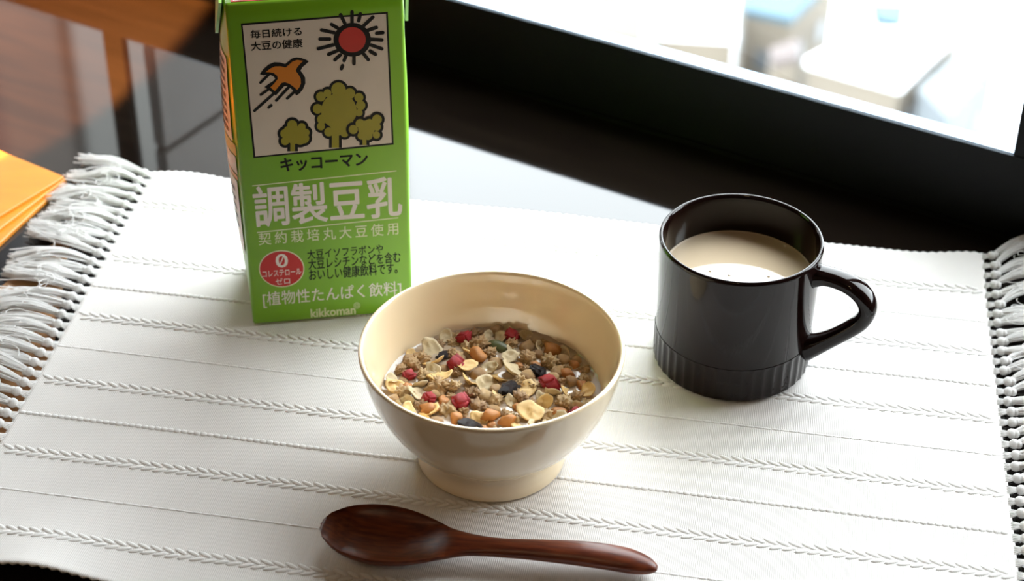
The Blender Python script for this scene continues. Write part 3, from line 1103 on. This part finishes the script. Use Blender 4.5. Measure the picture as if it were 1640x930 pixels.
# handle
ph = R(-26)
hc = np.array([math.cos(ph), math.sin(ph), 0]); hs = np.array([-math.sin(ph), math.cos(ph), 0])
path = spline([(.0415, .0675), (.0480, .0690), (.0560, .0690), (.0640, .0670), (.0705, .0620), (.0730, .0550), (.0705, .0470), (.0640, .0390), (.0555, .0305), (.0480, .0240), (.0420, .0200)], 44)
wid = spline([(.0075,), (.0062,), (.0062,), (.0066,), (.0066,), (.0060,), (.0055,), (.0053,), (.0054,), (.0062,), (.0078,)], 44)
thk = spline([(.0065,), (.0048,), (.0044,), (.0044,), (.0045,), (.0046,), (.0046,), (.0046,), (.0048,), (.0058,), (.0075,)], 44)
vs, fs = [], []
NC = 20
for i, p in enumerate(path):
    t = path[min(i + 1, 43)] - path[max(i - 1, 0)]; t = t / np.linalg.norm(t)
    nrm = np.array([-t[1], t[0]])
    for k in range(NC):
        a = 2 * math.pi * k / NC
        ca, sa = math.cos(a), math.sin(a)
        ca = math.copysign(abs(ca) ** .8, ca); sa = math.copysign(abs(sa) ** .8, sa)
        q = p + nrm * thk[i][0] * sa
        P = hc * q[0] + hs * wid[i][0] * ca
        vs.append((P[0], P[1], q[1]))
for i in range(43):
    for k in range(NC):
        k2 = (k + 1) % NC
        fs.append((i * NC + k, i * NC + k2, (i + 1) * NC + k2, (i + 1) * NC + k))
fs.append(tuple(range(NC))[::-1]); fs.append(tuple(range(43 * NC, 44 * NC)))
mesh_obj('handle', vs, fs, M_mug, mug, True)
sm = lathe('soy_milk', [(.0407, -.004), (.0408, .0006), (.0404, .0001), (.0395, 0), (.03, 0), (.02, 0), (.01, 0), (.0004, 0)], M_milkmug, None, 96)
sm.location = (MX, MY, .0572)
tag(sm, 'smooth cream coloured soy milk filling the dark mug', 'soy milk')
for (x, y) in ((1137, 434), (1231, 443), (1168, 441)):
    P = bp(x, y, .0572)
    mb = MB(); s = .0008
    mb.ellipsoid((P[0] - MX, P[1] - MY, 0), np.array([s, 0, 0]), np.array([0, s, 0]), np.array([0, 0, s * .6]), 12, 6)
    mb.build('bubble', M_milkmug, sm, True)

# ------------------------------------------------------------------ spoon
ax = [bp(513, 838, .0125), bp(600, 851, .0125), bp(690, 864, .0118), bp(745, 870, .0112), bp(800, 876, .011), bp(870, 881, .0102), bp(940, 887, .0090), bp(1000, 896, .0075), bp(1054, 910, .0055)]
NSP = 90
line = spline(ax, 400)
cum = [0]
for i in range(1, 400): cum.append(cum[-1] + np.linalg.norm(line[i] - line[i - 1]))
LEN = cum[-1]
def interp(tab, s):
    return float(np.interp(s, [t[0] * LEN / .1675 for t in tab], [t[1] for t in tab]))
Wt = [(0, 0), (.0006, .0075), (.002, .0135), (.006, .0235), (.012, .0315), (.02, .0372), (.03, .0398), (.04, .0380), (.05, .0325), (.058, .0255), (.066, .0185), (.074, .0138), (.085, .0108), (.10, .0112), (.12, .0135), (.14, .0152), (.152, .0148), (.160, .0120), (.165, .0070), (.1670, .003), (.1675, 0)]
Bt = [(0, 0), (.001, .0012), (.006, .0055), (.015, .0095), (.03, .0116), (.045, .0100), (.06, .0065), (.075, .0045), (.1, .0040), (.13, .0050), (.155, .0048), (.165, .003), (.1675, 0)]
Tt = [(0, 0), (.001, .0002), (.004, -.0012), (.008, -.0042), (.015, -.0072), (.03, -.0088), (.042, -.0078), (.052, -.0048), (.06, -.0010), (.067, .0020), (.085, .0034), (.13, .0050), (.155, .0046), (.165, .003), (.1675, 0)]
W2 = []
for q in range(len(Wt) - 1):
    (x0, w0), (x1, w1) = Wt[q], Wt[q + 1]
    W2 += [(x0, w0 * w0)]
W2.append((Wt[-1][0], 0.))
ss = [LEN * (1 - math.cos(math.pi * i / NSP)) / 2 for i in range(NSP + 1)]
vs, fs = [], []
NC = 40
for s in ss:
    k = min(int(np.searchsorted(cum, s)), 398)
    p = line[k]; t = line[min(k + 3, 399)] - line[max(k - 3, 0)]; t[2] = 0; t /= np.linalg.norm(t)
    lat = np.array([-t[1], t[0], 0])
    sm_ = lambda tab, p_: sum(math.copysign(abs(interp(tab, s + o_ * min(.0022, s, LEN - s))) ** p_, interp(tab, s + o_ * min(.0022, s, LEN - s))) for o_ in (-1, -.5, 0, .5, 1)) / 5
    hw, B, T = sm_(W2, 1) ** .5 / 2, sm_(Bt, 1), sm_(Tt, 1)
    for q in range(NC):
        a = 2 * math.pi * q / NC
        sa = math.sin(a); ca = math.cos(a)
        if sa < 0: z = B * sa
        elif T < 0: z = T * (sa ** 1.2) + .0004 * (1 - sa)
        else: z = T * sa
        vs.append(p + lat * hw * ca + np.array([0, 0, z]))
for i in range(NSP):
    for q in range(NC):
        q2 = (q + 1) % NC
        fs.append((i * NC + q, i * NC + q2, (i + 1) * NC + q2, (i + 1) * NC + q))
sr = empty('wooden_spoon', (float(line[200][0]), float(line[200][1]), 0), math.atan2(ax[-1][1] - ax[0][1], ax[-1][0] - ax[0][0]))
tag(sr, 'dark red brown lacquered wooden spoon lying on the mat before the bowl', 'spoon')
bpy.context.view_layer.update()
inv = sr.matrix_world.inverted()
vs = [inv @ Vector(v) for v in vs]
k1 = next(i for i, s in enumerate(ss) if s > LEN * .062 / .1675)
fb = [f for i, f in enumerate(fs) if i // NC < k1]
fh = [f for i, f in enumerate(fs) if i // NC >= k1]
def sub(fl):
    used = sorted({i for f in fl for i in f}); mp = {j: i for i, j in enumerate(used)}
    return [vs[i] for i in used], [tuple(mp[i] for i in f) for f in fl]
mesh_obj('spoon_bowl', *sub(fb), M_spoon, sr, True)
mesh_obj('handle', *sub(fh), M_spoon, sr, True)
# rest the spoon on the cloth
zmin = min(v[2] for v in vs)
sr.location.z = -zmin + .0010

# consistent normals on closed meshes
for me in bpy.data.meshes:
    if me.name.split('.')[0] in ('bowl_body', 'mug_body', 'handle', 'spoon_bowl', 'soy_milk', 'body', 'housing', 'bulb', 'shade', 'woven_cloth', 'knot', 'tassel'):
        bm = bmesh.new(); bm.from_mesh(me)
        bmesh.ops.recalc_face_normals(bm, faces=bm.faces)
        bm.to_mesh(me); bm.free()
